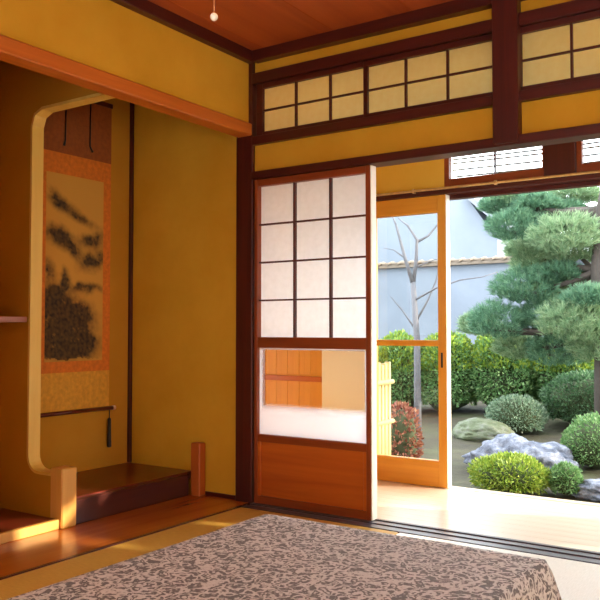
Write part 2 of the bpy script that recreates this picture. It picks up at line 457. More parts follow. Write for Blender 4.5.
struct('wall_right_far', bmbox(4.6, 4.7, WY1, .12, WZ0, WZ1, bev=0), P_OCHRE)
struct('wall_front', bmbox(-.1, 4.7, -4.8, -4.7, 1.78, CEIL, bev=0), P_OCHRE)
struct('wall_front_end', bmbox(-.1, 1.0, -4.8, -4.7, -.06, 1.78, bev=0), P_OCHRE)
for i in range(4):                       # four added paper screens let fill light in behind the viewer
    x0 = 1.0+i*.925; x1 = x0+.925
    t = thing('door_%d' % (4+i), ((x0+x1)/2, -4.73, 0), 'paper sliding screen added for fill light at the rear side of the room', 'sliding screen', kind='structure')
    bm = bmesh.new()
    for a in (x0, x1-.035): box(bm, a, a+.035, -4.745, -4.715, 0, 1.78)
    for a in (.0, 1.745): box(bm, x0+.035, x1-.035, -4.745, -4.715, a, a+.035)
    obj('frame', bm, W_SHOJI['z'], t)
    bm = bmesh.new()
    for k in (1, 2, 3): box(bm, x0+.925*k/4-.005, x0+.925*k/4+.005, -4.74, -4.72, .035, 1.745, .001)
    for k in range(1, 6): box(bm, x0+.035, x1-.035, -4.738, -4.722, .29*k-.004, .29*k+.004, .001)
    obj('lattice', bm, W_DARK['x'], t)
    bm = bmesh.new(); bm.faces.new([bm.verts.new(c) for c in ((x0, -4.746, 0), (x1, -4.746, 0), (x1, -4.746, 1.78), (x0, -4.746, 1.78))])
    obj('paper', bm, M_PAPER, t)
t = thing('window_3', (4.64, (WY0+WY1)/2, WZ0), 'paper screened window added for fill light in the wall opposite the alcove', 'window', kind='structure')  # unseen window, added to bring soft daylight onto the alcove side
bm = bmesh.new()
for y in (WY0+.015, (WY0+WY1)/2, WY1-.015): box(bm, 4.62, 4.65, y-.015, y+.015, WZ0, WZ1, .001)
for z in (WZ0+.015, (WZ0+WZ1)/2, WZ1-.015): box(bm, 4.622, 4.648, WY0+.03, WY1-.03, z-.015, z+.015, .001)
obj('window_frame', bm, W_SHOJI['z'], t)
bm = bmesh.new(); bm.faces.new([bm.verts.new(c) for c in ((4.651, WY0, WZ0), (4.651, WY1, WZ0), (4.651, WY1, WZ1), (4.651, WY0, WZ1))])
obj('paper', bm, M_PAPER, t)

# transom paper screens
def transom(x0, x1, cols, label):
    cols = [cols[0]-.024]+[c-.012 for c in cols[1:-1]]+[cols[-1]]
    t = thing('transom_screen', ((x0+x1)/2, .03, 2.022), label, 'transom screen', 'small paper transom screens above the door head')
    z0, z1 = 2.022, 2.318; ya, yb = .012, .04
    fr = bmesh.new()
    box(fr, x0, cols[0], ya, yb, z0, z1); box(fr, cols[-1], x1, ya, yb, z0, z1)
    box(fr, cols[0], cols[-1], ya, yb, z0, 2.046); box(fr, cols[0], cols[-1], ya, yb, 2.290, z1)
    obj('frame', fr, W_DARK['x'], t)
    la = bmesh.new()
    for c in cols[1:-1]: box(la, c-.005, c+.005, .016, .034, 2.046, 2.290, .001)
    box(la, cols[0], cols[-1], .018, .033, 2.162, 2.171, .001)
    obj('lattice', la, W_DARK['x'], t)
    p = bmesh.new(); box(p, cols[0]-.004, cols[-1]+.004, .0345, .0350, 2.042, 2.294, 0)
    me_p = bmesh.new()
    vs = [me_p.verts.new(c) for c in ((cols[0]-.004, .0348, 2.042), (cols[-1]+.004, .0348, 2.042), (cols[-1]+.004, .0348, 2.294), (cols[0]-.004, .0348, 2.294))]
    me_p.faces.new(vs); p.free()
    obj('paper', me_p, M_PAPER_WARM, t)
transom(.022, .724, [.087, .295, .513, .704], 'three-column paper transom screen beside the corner post')
transom(.725, 1.399, [.744, .951, 1.172, 1.386], 'paper transom screen between its corner neighbour and the hanging post')
transom(1.519, 2.215, [1.541, 1.752, 1.965, 2.18], 'paper transom screen on the far side of the hanging post')
transom(2.217, 2.915, [2.24, 2.465, 2.68, 2.893], 'paper transom screen second from the hanging post, out over the opening')
transom(2.917, 3.615, [2.94, 3.165, 3.38, 3.593], 'paper transom screen over the far end of the opening')
struct('wall_back_upper_end', bmbox(3.616, 4.6, .02, .075, 1.98, 2.37, bev=0), P_OCHRE)

# the paper screen door with glass (snow viewing shoji)
def shoji(x0, label):
    t = thing('door_1', (x0+.3645, .027, .002), label, 'sliding screen', kind='structure')
    dx = x0-.02
    A, B = -.001, .053
    obj('stile', bmbox(.02+dx, .041+dx, A, B, .003, 1.779), W_SHOJI['z'], t)
    obj('stile', bmbox(.722+dx, .749+dx, A, B, .003, 1.779), W_SHOJI['z'], t)
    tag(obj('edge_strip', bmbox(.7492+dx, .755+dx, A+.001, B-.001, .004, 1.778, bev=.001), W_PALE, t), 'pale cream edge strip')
    obj('top_rail', bmbox(.041+dx, .722+dx, A+.004, B-.004, 1.742, 1.779), W_SHOJI['x'], t)
    obj('middle_rail', bmbox(.041+dx, .722+dx, A+.002, B-.002, .850, .908), W_SHOJI['x'], t)
    obj('lower_rail', bmbox(.041+dx, .722+dx, A+.002, B-.002, .338, .378), W_SHOJI['x'], t)
    obj('bottom_rail', bmbox(.041+dx, .722+dx, A+.002, B-.002, .003, .045), W_SHOJI['x'], t)
    k = obj('kick_board', bmbox(.041+dx, .722+dx, A+.016, B-.016, .045, .338, bev=0), W_PANEL, t)
    bm = bmesh.new(); box(bm, .041+dx, .062+dx, A+.004, A+.016, .045, .338); box(bm, .702+dx, .722+dx, A+.004, A+.016, .045, .338)
    obj('batten', bm, W_PANEL, k)
    la = bmesh.new()
    for c in (.276, .503): box(la, c-.0055+dx, c+.0055+dx, .012, .034, .908, 1.742, .001)
    for z in (1.110, 1.319, 1.529): box(la, .041+dx, .722+dx, .014, .033, z-.0045, z+.0045, .001)
    obj('lattice', la, W_DARK['x'], t)
    p = bmesh.new()
    p.faces.new([p.verts.new(c) for c in ((.038+dx, .0348, .904), (.726+dx, .0348, .904), (.726+dx, .0348, 1.746), (.038+dx, .0348, 1.746))])
    obj('paper', p, M_PAPER, t)
    gm = glass('part_frosted_glass', (.34, .53-.376, .474))
    obj('glass_pane', bmbox(.041+dx, .722+dx, .022, .026, .376, .852, bev=0), gm, t)
    return t
shoji(.02, 'paper and glass sliding screen with wooden kick board beside the corner post')

# ------------------------------------------------------------------ veranda
YO = .97
t = thing('floor_veranda', (1.5, .5, -.04), 'pale glossy board floor of the veranda', 'floor', kind='structure')
y = .07
while y < .93:
    obj('floor_board', bmbox(-1.2, 4.7, y, y+.0895, -.04, .0, bev=.001), W_ENGAWA, t); y += .09
obj('outer_sill', bmbox(-1.2, 6.4, .971, 1.035, -.1, .003, bev=.002), W_ENGAWA, t)
obj('floor_board', bmbox(4.7, 6.4, .07, .97, -.04, 0, bev=.001), W_ENGAWA, t)
struct('ceiling_veranda', bmbox(-1.3, 6.4, .09, 1.08, 2.45, 2.55, bev=0), P_CREAM, 'veranda ceiling', 'ceiling')
struct('wall_veranda_end', bmbox(-1.3, -1.2, .09, 1.05, -.3, 2.45, bev=0), P_CREAM)
# facade left of the opening
struct('wall_veranda', bmbox(-.14, .2, .95, 1.04, -.3, 1.74, bev=0), P_CREAM, 'cream plaster beyond the veranda seen through the screen glass', 'wall')
struct('wall_veranda_low', bmbox(-1.2, -.62, .95, 1.04, -.3, 2.45, bev=0), P_CREAM)
t = thing('door_3', (-.38, .98, 0), 'orange board door with cross rail across the veranda, seen through the screen glass', 'wooden door', kind='structure')
for i in range(5):
    x0 = -.618+i*.0953
    obj('board', bmbox(x0, x0+.0945, .965, .99, .004, 1.735, bev=.002), W_ORANGE['z'], t)
for z in (.6, 1.2): obj('cross_rail', bmbox(-.618, -.143, .95, .965, z, z+.035), W_PANEL, t)
# upper facade: ochre panel, windows, hanging post, head beams
struct('wall_veranda_upper', bmbox(-.62, .734, .955, 1.03, 1.80, 2.45, bev=0), P_CEIL2, 'ochre panel over the glass door', 'wall')
hb = bmesh.new(); box(hb, -.62, 6.4, .93, 1.05, 1.766, 1.80, .003); box(hb, -.62, 6.4, .9985, 1.05, 1.742, 1.766, .002)
struct('trim_10', hb, W_DARK['x'], 'dark outer head beam over the glass door', 'trim')
t_ = W_SHOJI
def outer_window(x0, x1, n, label):
    t = thing('window_%d' % n, ((x0+x1)/2, .98, 1.8), label, 'window', kind='structure')
    fr = bmesh.new()
    box(fr, x0, x0+.03, .955, 1.0, 1.801, 2.2); box(fr, x1-.012, x1, .955, 1.0, 1.801, 2.2)
    box(fr, x0+.03, x1-.012, .955, 1.0, 1.801, 1.858); box(fr, x0+.03, x1-.012, .955, 1.0, 2.16, 2.2)
    obj('window_frame', fr, t_['x'], t)
    xm = (x0+x1)/2+.01
    bm = bmesh.new(); box(bm, xm-.004, xm+.004, .965, .99, 1.858, 2.16, .001); obj('mullion', bm, W_DARK['z'], t)
    bm = bmesh.new(); box(bm, x0+.03, x1-.012, .976, .979, 1.858, 2.16, 0); obj('glass_pane', bm, M_GLASS, t)
outer_window(.735, 1.339, 1, 'narrow high window over the veranda opening nearer the glass door')
struct('hanging_post_outer', bmbox(1.340, 1.514, .94, 1.05, 1.80, 2.45, bev=.003), W_DARK['z'], 'dark post between the high veranda windows', 'post')
outer_window(1.515, 2.12, 2, 'high veranda window past the dark post, at the far side')
struct('wall_veranda_upper_far', bmbox(2.12, 6.4, .955, 1.03, 1.80, 2.45, bev=0), P_OCHRE)
struct('wall_veranda_upper_top', bmbox(.734, 2.12, .955, 1.03, 2.2, 2.45, bev=0), P_OCHRE)
# shutters and slotted walls added out of view to cut the sun into patches
struct('added_sun_shutter', bmbox(2.55, 3.27, .95, 1.0, .004, 1.74), W_ORANGE['z'], 'unseen orange shutter added to block sun further along the veranda', 'shutter')
struct('added_sun_shutter', bmbox(3.275, 4.0, .95, 1.0, .004, 1.74), W_ORANGE['z'], 'unseen orange shutter added to block sun second along the veranda', 'shutter')
struct('sun_slot_wall', bmbox(4.42, 8.0, .955, 1.03, -.3, 1.42, bev=0), P_CREAM)  # added unseen wall; sun passes only through the gaps left around it
struct('sun_slot_band', bmbox(4.0, 4.42, .955, 1.03, 1.12, 1.30, bev=0), P_CREAM)
struct('sun_slot_end', bmbox(5.75, 8.0, .955, 1.03, 1.42, 1.80, bev=0), P_CREAM)
# eave with battens, carried beyond the facade
t = thing('eave', (2, 1.6, 2.1), 'white eave underside with thin dark battens outside the high windows', 'eave', kind='structure')
bm = bmesh.new()
vs = [(-2.2, 1.03, 2.56), (8, 1.03, 2.56), (8, 2.1, 2.30), (-2.2, 2.1, 2.30)]
lo = [bm.verts.new(v) for v in vs]; hi = [bm.verts.new((v[0], v[1], v[2]+.06)) for v in vs]
bm.faces.new(lo); bm.faces.new(hi[::-1])
for i in range(4):
    j = (i+1) % 4; bm.faces.new((lo[i], lo[j], hi[j], hi[i]))
obj('eave_board', bm, P_CREAM, t)
# blind of thin rods outside the high windows
t = thing('slat_blind', (1.4, 1.07, 1.86), 'thin dark rods strung across the outside of the high windows', 'blind')
for i in range(5):
    z = 1.89+i*.036+.006*((i*7) % 3)
    bm = bmesh.new(); tube(bm, [(.74, 1.072, z), (1.4, 1.072, z-.008), (2.12, 1.072, z)], .005, 8)
    obj('rod', bm, M_ROD, t)
# curtain rail
t = thing('curtain_rail', (1.4, .9, 1.79), 'slim pale brass curtain rail under the ochre panel along the veranda head beam', 'curtain rail')
bm = bmesh.new(); tube(bm, [(.205, .912, 1.797), (4.5, .912, 1.797)], .0075, 10); obj('rail', bm, M_BRASS, t)
for x in (.55, 1.07, 1.75, 2.5):
    bm = bmesh.new(); box(bm, x-.008, x+.008, .905, .93, 1.785, 1.81, .002); obj('bracket', bm, M_BRASS, t)

# glass sliding door at the outer line (two leaves stacked)
def glass_door(n, ya, yb, label):
    x0, x1 = .205, .745
    t = thing('door_%d' % n, ((x0+x1)/2, (ya+yb)/2, .004), label, 'glass sliding door', kind='structure')
    obj('stile', bmbox(x0, x0+.05, ya, yb, .004, 1.765), W_ORANGE['z'], t)
    st = obj('stile', bmbox(x1-.052, x1, ya, yb, .004, 1.765), W_ORANGE['z'], t)
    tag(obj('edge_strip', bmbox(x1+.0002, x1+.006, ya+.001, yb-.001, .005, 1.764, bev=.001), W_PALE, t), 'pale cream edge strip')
    obj('top_rail', bmbox(x0+.05, x1-.052, ya+.003, yb-.003, 1.662, 1.765), W_ORANGE['x'], t)
    obj('middle_rail', bmbox(x0+.05, x1-.052, ya+.003, yb-.003, .848, .884), W_ORANGE['x'], t)
    obj('bottom_board', bmbox(x0+.05, x1-.052, ya+.003, yb-.003, .004, .158), W_ORANGE['x'], t)
    obj('glass_pane', bmbox(x0+.045, x1-.048, (ya+yb)/2-.002, (ya+yb)/2+.002, .155, .851, bev=0), M_GLASS, t)
    obj('glass_pane', bmbox(x0+.045, x1-.048, (ya+yb)/2-.002, (ya+yb)/2+.002, .881, 1.665, bev=0), M_GLASS, t)
    if n == 2: tag(obj('pull', bmbox(x1-.034, x1-.022, ya-.002, ya+.002, .72, .81, bev=.001), M_IRON, st), 'small dark recessed pull')
glass_door(2, .944, .998, 'orange framed glass sliding door at the outer edge of the veranda')

# ------------------------------------------------------------------ table with cloth
TX0, TX1, TY0, TY1, TH = 1.117, 2.018, -2.75, -1.375, .35
t = thing('low_table', ((TX0+TX1)/2, (TY0+TY1)/2, 0), 'low table hidden under the brown patterned cloth', 'table')
obj('tabletop', bmbox(TX0+.01, TX1-.01, TY0+.01, TY1-.01, .31, TH-.006, bev=.004), W_SHOJI['x'], t)
for x in (TX0+.06, TX1-.12):
    for y in (TY0+.06, TY1-.12):
        obj('leg', bmbox(x, x+.06, y, y+.06, .0, .31), W_SHOJI['z'], t)
def cloth():
    # concentric rings: inner top grid plus hanging skirt with flared corners
    nx, ny = 36, 54
    bm = bmesh.new()
    g = {}
    for i in range(nx+1):
        for j in range(ny+1):
            x = TX0+(TX1-TX0)*i/nx; y = TY0+(TY1-TY0)*j/ny
            z = TH+.0012*noise.noise(Vector((x*4, y*4, 0)))
            g[i, j] = bm.verts.new((x, y, z))
    for i in range(nx):
        for j in range(ny):
            bm.faces.new((g[i, j], g[i+1, j], g[i+1, j+1], g[i, j+1]))
    per = [(i, 0) for i in range(nx)] + [(nx, j) for j in range(ny)] + [(i, ny) for i in range(nx, 0, -1)] + [(0, j) for j in range(ny, 0, -1)]
    cx, cy = (TX0+TX1)/2, (TY0+TY1)/2
    prev = [g[k] for k in per]
    drops = 12
    for d in range(1, drops+1):
        f = d/drops; ring = []
        for (i, j) in per:
            v = g[i, j].co
            nxv = Vector(((-1 if i == 0 else 1 if i == nx else 0), (-1 if j == 0 else 1 if j == ny else 0), 0))
            dx = min(i, nx-i)/nx*(TX1-TX0); dy = min(j, ny-j)/ny*(TY1-TY0)
            dist = max(dx, dy) if (i in (0, nx) and j in (0, ny)) else (dy if i in (0, nx) else dx)
            corner = max(0, 1-dist/.13)**1.6
            # neighbours of a corner swing outward into a pleat
            wave = .006*math.sin((v.x*19+v.y*17))*f
            cdir = Vector((1 if i > nx/2 else -1, 1 if j > ny/2 else -1, 0)).normalized()
            off = nxv.normalized()*(.006+.012*f+wave)*(1-corner) + cdir*corner*(.008+.115*f)
            ring.append(bm.verts.new((v.x+off.x, v.y+off.y, TH-.003-(TH-.03)*f)))
        n = len(per)
        for k in range(n):
            bm.faces.new((prev[k], prev[(k+1) % n], ring[(k+1) % n], ring[k]))
        prev = ring
    for f in bm.faces: f.smooth = True
    o = obj('tablecloth', bm, M_CLOTH)
    tag(o, 'grey brown foliage patterned cloth draped over the low table', 'tablecloth')
    so = o.modifiers.new('thick', 'SOLIDIFY'); so.thickness = .003; so.offset = 1
cloth()

# ------------------------------------------------------------------ hanging scroll
def scroll():
    X = XT+.006
    ya, yb = -.672, -.157
    t = thing('hanging_scroll', (X, (ya+yb)/2, .47), 'tall hanging scroll with ink landscape on the alcove back wall', 'hanging scroll')
    m_top = plain('scroll_brown_silk', (140, 72, 22), .7)
    m_mount = plain('scroll_orange_brocade', (204, 112, 24), .7)
    m_gold = plain('scroll_gold_silk', (206, 150, 44), .7)
    th = .003
    obj('upper_silk', bmbox(X, X+th, ya, yb, 1.955, 2.295, bev=0), m_top, t)
    obj('lower_silk', bmbox(X, X+th, ya, yb, .49, .705, bev=0), m_gold, t)
    bm = bmesh.new()
    box(bm, X, X+th, ya, yb, 1.835, 1.955, 0); box(bm, X, X+th, ya, yb, .705, .768, 0)
    box(bm, X, X+th, ya, -.632, .768, 1.835, 0); box(bm, X, X+th, -.215, yb, .768, 1.835, 0)
    obj('brocade_border', bm, m_mount, t)
    obj('top_rod', bmbox(X-.003, X+.012, ya-.004, yb+.004, 2.295, 2.322), W_DARK['y'], t)
    bm = bmesh.new(); tube(bm, [(X+.012, ya-.02, .478), (X+.012, yb+.02, .478)], .0115, 12)
    r = obj('roller', bm, W_LACQ, t)
    for s, y in ((-1, ya-.02), (1, yb+.02)):
        bm = bmesh.new(); tube(bm, [(X+.012, y-.001*s, .478), (X+.012, y+.018*s, .478)], [.014, .012], 12)
        tag(obj('end_knob', bm, plain('ivory_knob', (216, 180, 150), .4), r), 'pale end knob')
    for y in (-.505, -.325):
        bm = bmesh.new(); tube(bm, [(X+.008, y, 2.295), (X+.008, y-.002, 2.03), (X+.009, y+(.018 if y > -.4 else -.012), 2.0)], [.004, .004, .007], 8)
        obj('hanging_strip', bm, M_IRON, t)
    # ink landscape, worked out point by point
    nu, nv = 70, 180
    y0, y1, z0, z1 = -.632, -.215, .768, 1.835
    verts = []; faces = []; cols = []
    def blob(u, v, cu, cv, ru, rv, rot=0):
        du, dv = u-cu, v-cv
        c, s = math.cos(rot), math.sin(rot)
        a, b = (du*c+dv*s)/ru, (-du*s+dv*c)/rv
        return math.exp(-(a*a+b*b)*1.2)
    for j in range(nv+1):
        for i in range(nu+1):
            u, v = i/nu, j/nv              # v from the top
            verts.append((X+.0034, y0+(y1-y0)*u, z1-(z1-z0)*v))
            p = Vector((u*2.2, v*5.5, 3.1))
            fb = noise.fractal(p*2.4, 1, 2.1, 6); fb2 = noise.fractal(p*6+Vector((9, 3, 1)), .8, 2.2, 5)
            w = u+.05*fb; q = v+.02*fb
            k = 0
            k += .8*blob(w, q, .13, .125, .15, .05, .3)
            k += .75*blob(w, q, .30, .165, .34, .040, .16)
            k += .6*blob(w, q, .62, .225, .32, .026, .10)
            k += 1.2*blob(w, q, .22, .335, .26, .055, .10)
            k += 1.1*blob(w, q, .46, .395, .16, .045, .25)
            k += 1.25*blob(w, q, .82, .335, .22, .045, -.06)
            k += 1.25*blob(w, q, .85, .45, .26, .05, -.12)
            k += 1.0*blob(w, q, .05, .52, .10, .06)
            k += 1.1*blob(w, q, .33, .56, .075, .05)
            k += .9*blob(w, q, .70, .60, .40, .026, -.03)
            k += 1.1*blob(w, q, .15, .68, .22, .10)
            k += 1.5*blob(w, q, .30, .82, .46, .15)
            k += 1.2*blob(w, q, .55, .73, .28, .06, .1)
            k += 1.1*blob(w, q, .35, .95, .50, .07)
            k += .8*blob(w, q, .74, .9, .22, .06)
            k *= max(.2, .92+.6*fb2*.6+.3*fb)
            k = min(max(k*1.2-.10, 0), 1)*(.92+.12*noise.fractal(p*9, .8, 2.2, 2))
            k = min(max(k, 0), 1)
            if q > .985: k *= .3
            a = np.array(lin((214, 158, 62))[:3]); d = np.array(lin((40, 32, 26))[:3])
            c = a*(1-k)+d*k
            cols.append((c[0], c[1], c[2], 1))
    for j in range(nv):
        for i in range(nu):
            a = j*(nu+1)+i; faces.append((a, a+nu+1, a+nu+2, a+1))
    m, nt, b = mat('ink_painting')
    at_ = nt.nodes.new('ShaderNodeVertexColor'); at_.layer_name = 'ink'
    nt.links.new(at_.outputs['Color'], b.inputs['Base Color']); b.inputs['Roughness'].default_value = .85
    o = obj('painting', (verts, [], faces), m, t)
    ca = o.data.color_attributes.new('ink', 'FLOAT_COLOR', 'POINT')
    ca.data.foreach_set('color', np.array(cols).ravel())
    tag(o, 'ink landscape of dark pines and misty hills')
    # weight hanging from the roller end
    bm = bmesh.new(); lathe(bm, (X+.016, yb-.008, 0), [(.003, .467), (.003, .42), (.011, .415), (.012, .3), (.014, .25), (.006, .244)], 12)
    tag(obj('weight_tassel', bm, M_IRON), 'dark slim tassel weight hanging from the scroll roller end', 'tassel')
scroll()

# ------------------------------------------------------------------ ceiling lamp with pull cord
LX, LY = 1.67, -2.30
def lamp():
    t = thing('pendant_lamp', (LX, LY, 1.9), 'wood framed paper ceiling lamp above the table', 'ceiling lamp')
    bm = bmesh.new()
    h = .24; z0, z1 = 2.14, 2.32
    for sx in (-1, 1):
        for sy in (-1, 1): box(bm, LX+sx*h-.01, LX+sx*h+.01, LY+sy*h-.01, LY+sy*h+.01, z0, z1)
    for z in (z0, z1-.02):
        for s in (-1, 1):
            box(bm, LX-h, LX+h, LY+s*h-.009, LY+s*h+.009, z, z+.02); box(bm, LX+s*h-.009, LX+s*h+.009, LY-h, LY+h, z, z+.02)
    obj('lamp_frame', bm, W_SHOJI['x'], t)
    bm = bmesh.new()
    for a, b in (((-h, -h), (h, -h)), ((h, -h), (h, h)), ((h, h), (-h, h)), ((-h, h), (-h, -h))):
        bm.faces.new([bm.verts.new(c) for c in ((LX+a[0], LY+a[1], z0+.02), (LX+b[0], LY+b[1], z0+.02), (LX+b[0], LY+b[1], z1-.02), (LX+a[0], LY+a[1], z1-.02))])
    obj('lamp_shade', bm, M_PAPER, t)
    bm = bmesh.new(); tube(bm, [(LX, LY, 2.2), (LX, LY, 2.498)], .006, 8); tube(bm, [(LX, LY, 2.47), (LX, LY, 2.498)], .05, 16)
    obj('hanging_rod', bm, M_IRON, t)
    bm = bmesh.new(); tube(bm, [(LX+.004, LY, 2.2), (LX, LY, 1.56)], .0016, 6)
    obj('pull_cord', bm, M_CORD, t)
    bm = bmesh.new(); bmesh.ops.create_uvsphere(bm, u_segments=16, v_segments=10, radius=.0078)
    for v in bm.verts: v.co += Vector((LX, LY, 1.557))
    for f in bm.faces: f.smooth = True
    tag(obj('cord_bead', bm, M_WHITEBEAD, t), 'small cream bead on the pull cord')
    ld = bpy.data.lights.new('lamp_fill', 'POINT'); ld.energy = LAMP_W; ld.color = (1, .74, .40); ld.shadow_soft_size = .07
    lo = bpy.data.objects.new('lamp_fill', ld); COL.objects.link(lo); lo.parent = t; lo.location = (0, 0, .34)
LAMP_W = 9  # faint fill light added at the bulb; the lamp is taken as unlit
lamp()

# ------------------------------------------------------------------ garden
nx, ny = 60, 60
gv = []; gf = []
for j in range(ny+1):
    for i in range(nx+1):
        x = -16+26*i/nx; y = 1.06+17*j/ny
        gv.append((x, y, ground_z(x, y)-.02+.025*noise.noise(Vector((x*1.3, y*1.3, 0)))))
for j in range(ny):
    for i in range(nx):
        a = j*(nx+1)+i; gf.append((a, a+1, a+nx+2, a+nx+1))
o = obj('garden_ground', (gv, [], gf), M_SOIL); tag(o, 'mossy brown garden soil', 'ground', None, 'structure')

rng = np.random.default_rng(5)
def unit(n):
    v = rng.normal(size=(n, 3)); return v/np.linalg.norm(v, axis=1)[:, None]
def leaf_mesh(P, D, L, Wd):
    """rhombic folded leaves at points P pointing along D"""
    n = len(P)
    r = unit(n); S = np.cross(D, r); S /= np.linalg.norm(S, axis=1)[:, None]+1e-9
    Nn = np.cross(S, D)
    Ls = (L*rng.uniform(.7, 1.3, n))[:, None]; Ws = Wd*rng.uniform(.7, 1.3, n)[:, None]
    a = P; b = P+D*Ls*.45+S*Ws+Nn*Ws*.35; c = P+D*Ls; d = P+D*Ls*.45-S*Ws+Nn*Ws*.35
    V = np.stack([a, b, c, d], 1).reshape(-1, 3)
    idx = np.arange(n)*4
    Fc = np.concatenate([np.stack([idx, idx+1, idx+2], 1), np.stack([idx, idx+2, idx+3], 1)])
    return V, Fc
def lumpy(c, r, seed, amp=.12, sub=3, flat=None):
    bm = bmesh.new(); bmesh.ops.create_icosphere(bm, subdivisions=sub, radius=1)
    for v in bm.verts:
        n = v.co.normalized()
        k = 1+amp*noise.fractal(n*2.0+Vector((seed, seed*.7, 0)), 1, 2, 4)
        v.co = Vector((c[0]+n.x*r[0]*k, c[1]+n.y*r[1]*k, c[2]+n.z*r[2]*k))
        if flat is not None and v.co.z < flat: v.co.z = flat
    for f in bm.faces: f.smooth = True
    return bm
def surf_points(c, r, n, seed, lo=-.35, amp=.12):
    u = unit(n*2); u = u[u[:, 2] > lo][:n]
    k = np.array([1+amp*noise.fractal(Vector(q)*2.0+Vector((seed, seed*.7, 0)), 1, 2, 4) for q in u])
    k *= rng.uniform(.86, 1.03, len(u))
    return np.array(c)+u*np.array(r)*k[:, None], u
def shrub(name, c, r, n, L, Wd, m, label, cat='shrub', group=None, extra=None, seed=1, lo=-.6):
    """c = point on ground below the crown, r = crown radii"""
    gz = ground_z(c[0], c[1])
    cz = gz+r[2]*.8
    t = thing(name, (c[0], c[1], gz), label, cat, group)
    cc = (c[0], c[1], cz)
    obj('branches', lumpy(cc, tuple(q*.86 for q in r), seed, flat=gz-.02), M_TWIG, t)
    P, u = surf_points(cc, r, n, seed, lo)
    D = u+.8*unit(len(u)); D[:, 2] += .25; D /= np.linalg.norm(D, axis=1)[:, None]
    V, Fc = leaf_mesh(P, D, L, Wd)
    obj('foliage', (V.tolist(), [], Fc.tolist()), m, t)
    if extra:
        me, ne, lo2 = extra
        P, u = surf_points(cc, tuple(q*1.02 for q in r), ne, seed, lo2)
        D = u+.6*unit(len(u)); D[:, 2] += .6; D /= np.linalg.norm(D, axis=1)[:, None]
        V, Fc = leaf_mesh(P, D, L, Wd)
        tag(obj('young_leaves', (V.tolist(), [], Fc.tolist()), me, t), 'yellow young leaves')
    return t
def rock(name, c, r, m, label, seed, group=None, amp=.28):
    gz = ground_z(c[0], c[1])
    bm = bmesh.new(); bmesh.ops.create_icosphere(bm, subdivisions=5, radius=1)
    for v in bm.verts:
        n = v.co.normalized()
        k = 1+amp*noise.fractal(n*1.5+Vector((seed, 2*seed, 0)), 1, 2, 5)+.10*abs(noise.noise(n*5+Vector((seed, 0, 0))))
        p = Vector((n.x*r[0]*k, n.y*r[1]*k, n.z*r[2]*k))
        v.co = Vector((c[0], c[1], gz+r[2]*.3))+p
        v.co.z = max(v.co.z, gz-.06)
    for f in bm.faces: f.smooth = True
    tag(obj(name, bm, m), label, 'rock', group)
def px(y):                              # metres per pixel at garden depth y near the middle of the view
    return ((Vector((0, y, 0))-CAM).dot(FW))/F_PX*.97

def spot(u, v):
    p = foot(u, v); return (p.x, p.y)
# front row: clipped yellow-green shrub, its small neighbour, the big rock, the low rock by the sill
c = spot(510, 490); shrub('round_shrub', (c[0], c[1]-.02), (.33, .28, .165), 4200, .038, .008, L_YEL, 'round yellow green clipped shrub in front of the big grey rock', group='clipped garden shrubs', seed=3)
c = spot(560, 494); shrub('round_shrub', (c[0]+.04, c[1]+.02), (.12, .12, .135), 1500, .034, .007, L_MID, 'small green tuft shrub touching the yellow green shrub', group='clipped garden shrubs', seed=5)
c = spot(512, 478); rock('garden_rock', (c[0]-.02, c[1]+.32), (.47, .30, .22), M_ROCK, 'long blue grey boulder behind the yellow green shrub', 2.0, 'garden rocks')
c = spot(592, 499); rock('garden_rock', (c[0]+.1, c[1]+.15), (.26, .2, .10), M_ROCK, 'small low grey rock by the veranda edge near the picture corner', 4.0, 'garden rocks')
c = spot(478, 440); rock('garden_rock', (c[0], c[1]+.2), (.34, .26, .15), M_ROCK2, 'low moss topped stone behind the long boulder', 6.0, 'garden rocks', .18)
c = spot(586, 475); shrub('round_shrub', (c[0]+.02, c[1]+.32), (.30, .30, .27), 3400, .036, .008, L_MID, 'round green shrub with brown twigs to the far side of the boulder', group='clipped garden shrubs', seed=7)
c = spot(511, 437); shrub('round_shrub', (c[0]-.03, c[1]+.28), (.33, .30, .23), 3400, .036, .008, L_PALE, 'pale grey green rounded shrub behind the boulder', group='clipped garden shrubs', seed=9)
c = spot(574, 430); shrub('round_shrub', (c[0]+.12, c[1]+.3), (.55, .48, .35), 7500, .04, .009, L_DARK, 'broad dark green clipped shrub below the pine', group='clipped garden shrubs', seed=11)
# hedge behind
for i, (u, v, rr, lab) in enumerate(((490, 417, (.44, .45, .60), 'green hedge shrub with yellow tips behind the mossy stone and pale shrub'),
                                     (433, 417, (.42, .45, .58), 'yellow tipped hedge shrub behind the latch stile of the glass door'),
                                     (383, 417, (.40, .45, .58), 'yellow tipped hedge shrub seen through the glass door behind the bare tree'),
                                     (556, 417, (.46, .45, .54), 'green hedge shrub behind the dark clipped shrub'))):
    c = spot(u, v); shrub('hedge_shrub', (c[0], c[1]+.5), rr, 9000, .05, .014, L_MID, lab, 'hedge', 'hedge shrubs along the garden wall', extra=(L_YEL, 4200, .15), seed=13+i)
# red leaved shrub seen through the glass door
p = at(402, 400, 3.4)
t = shrub('red_shrub', (p.x, 3.4), (.17, .17, .36), 900, .05, .014, L_RED, 'red brown leaved shrub seen through the lower glass pane', 'shrub', seed=17, lo=-.9)
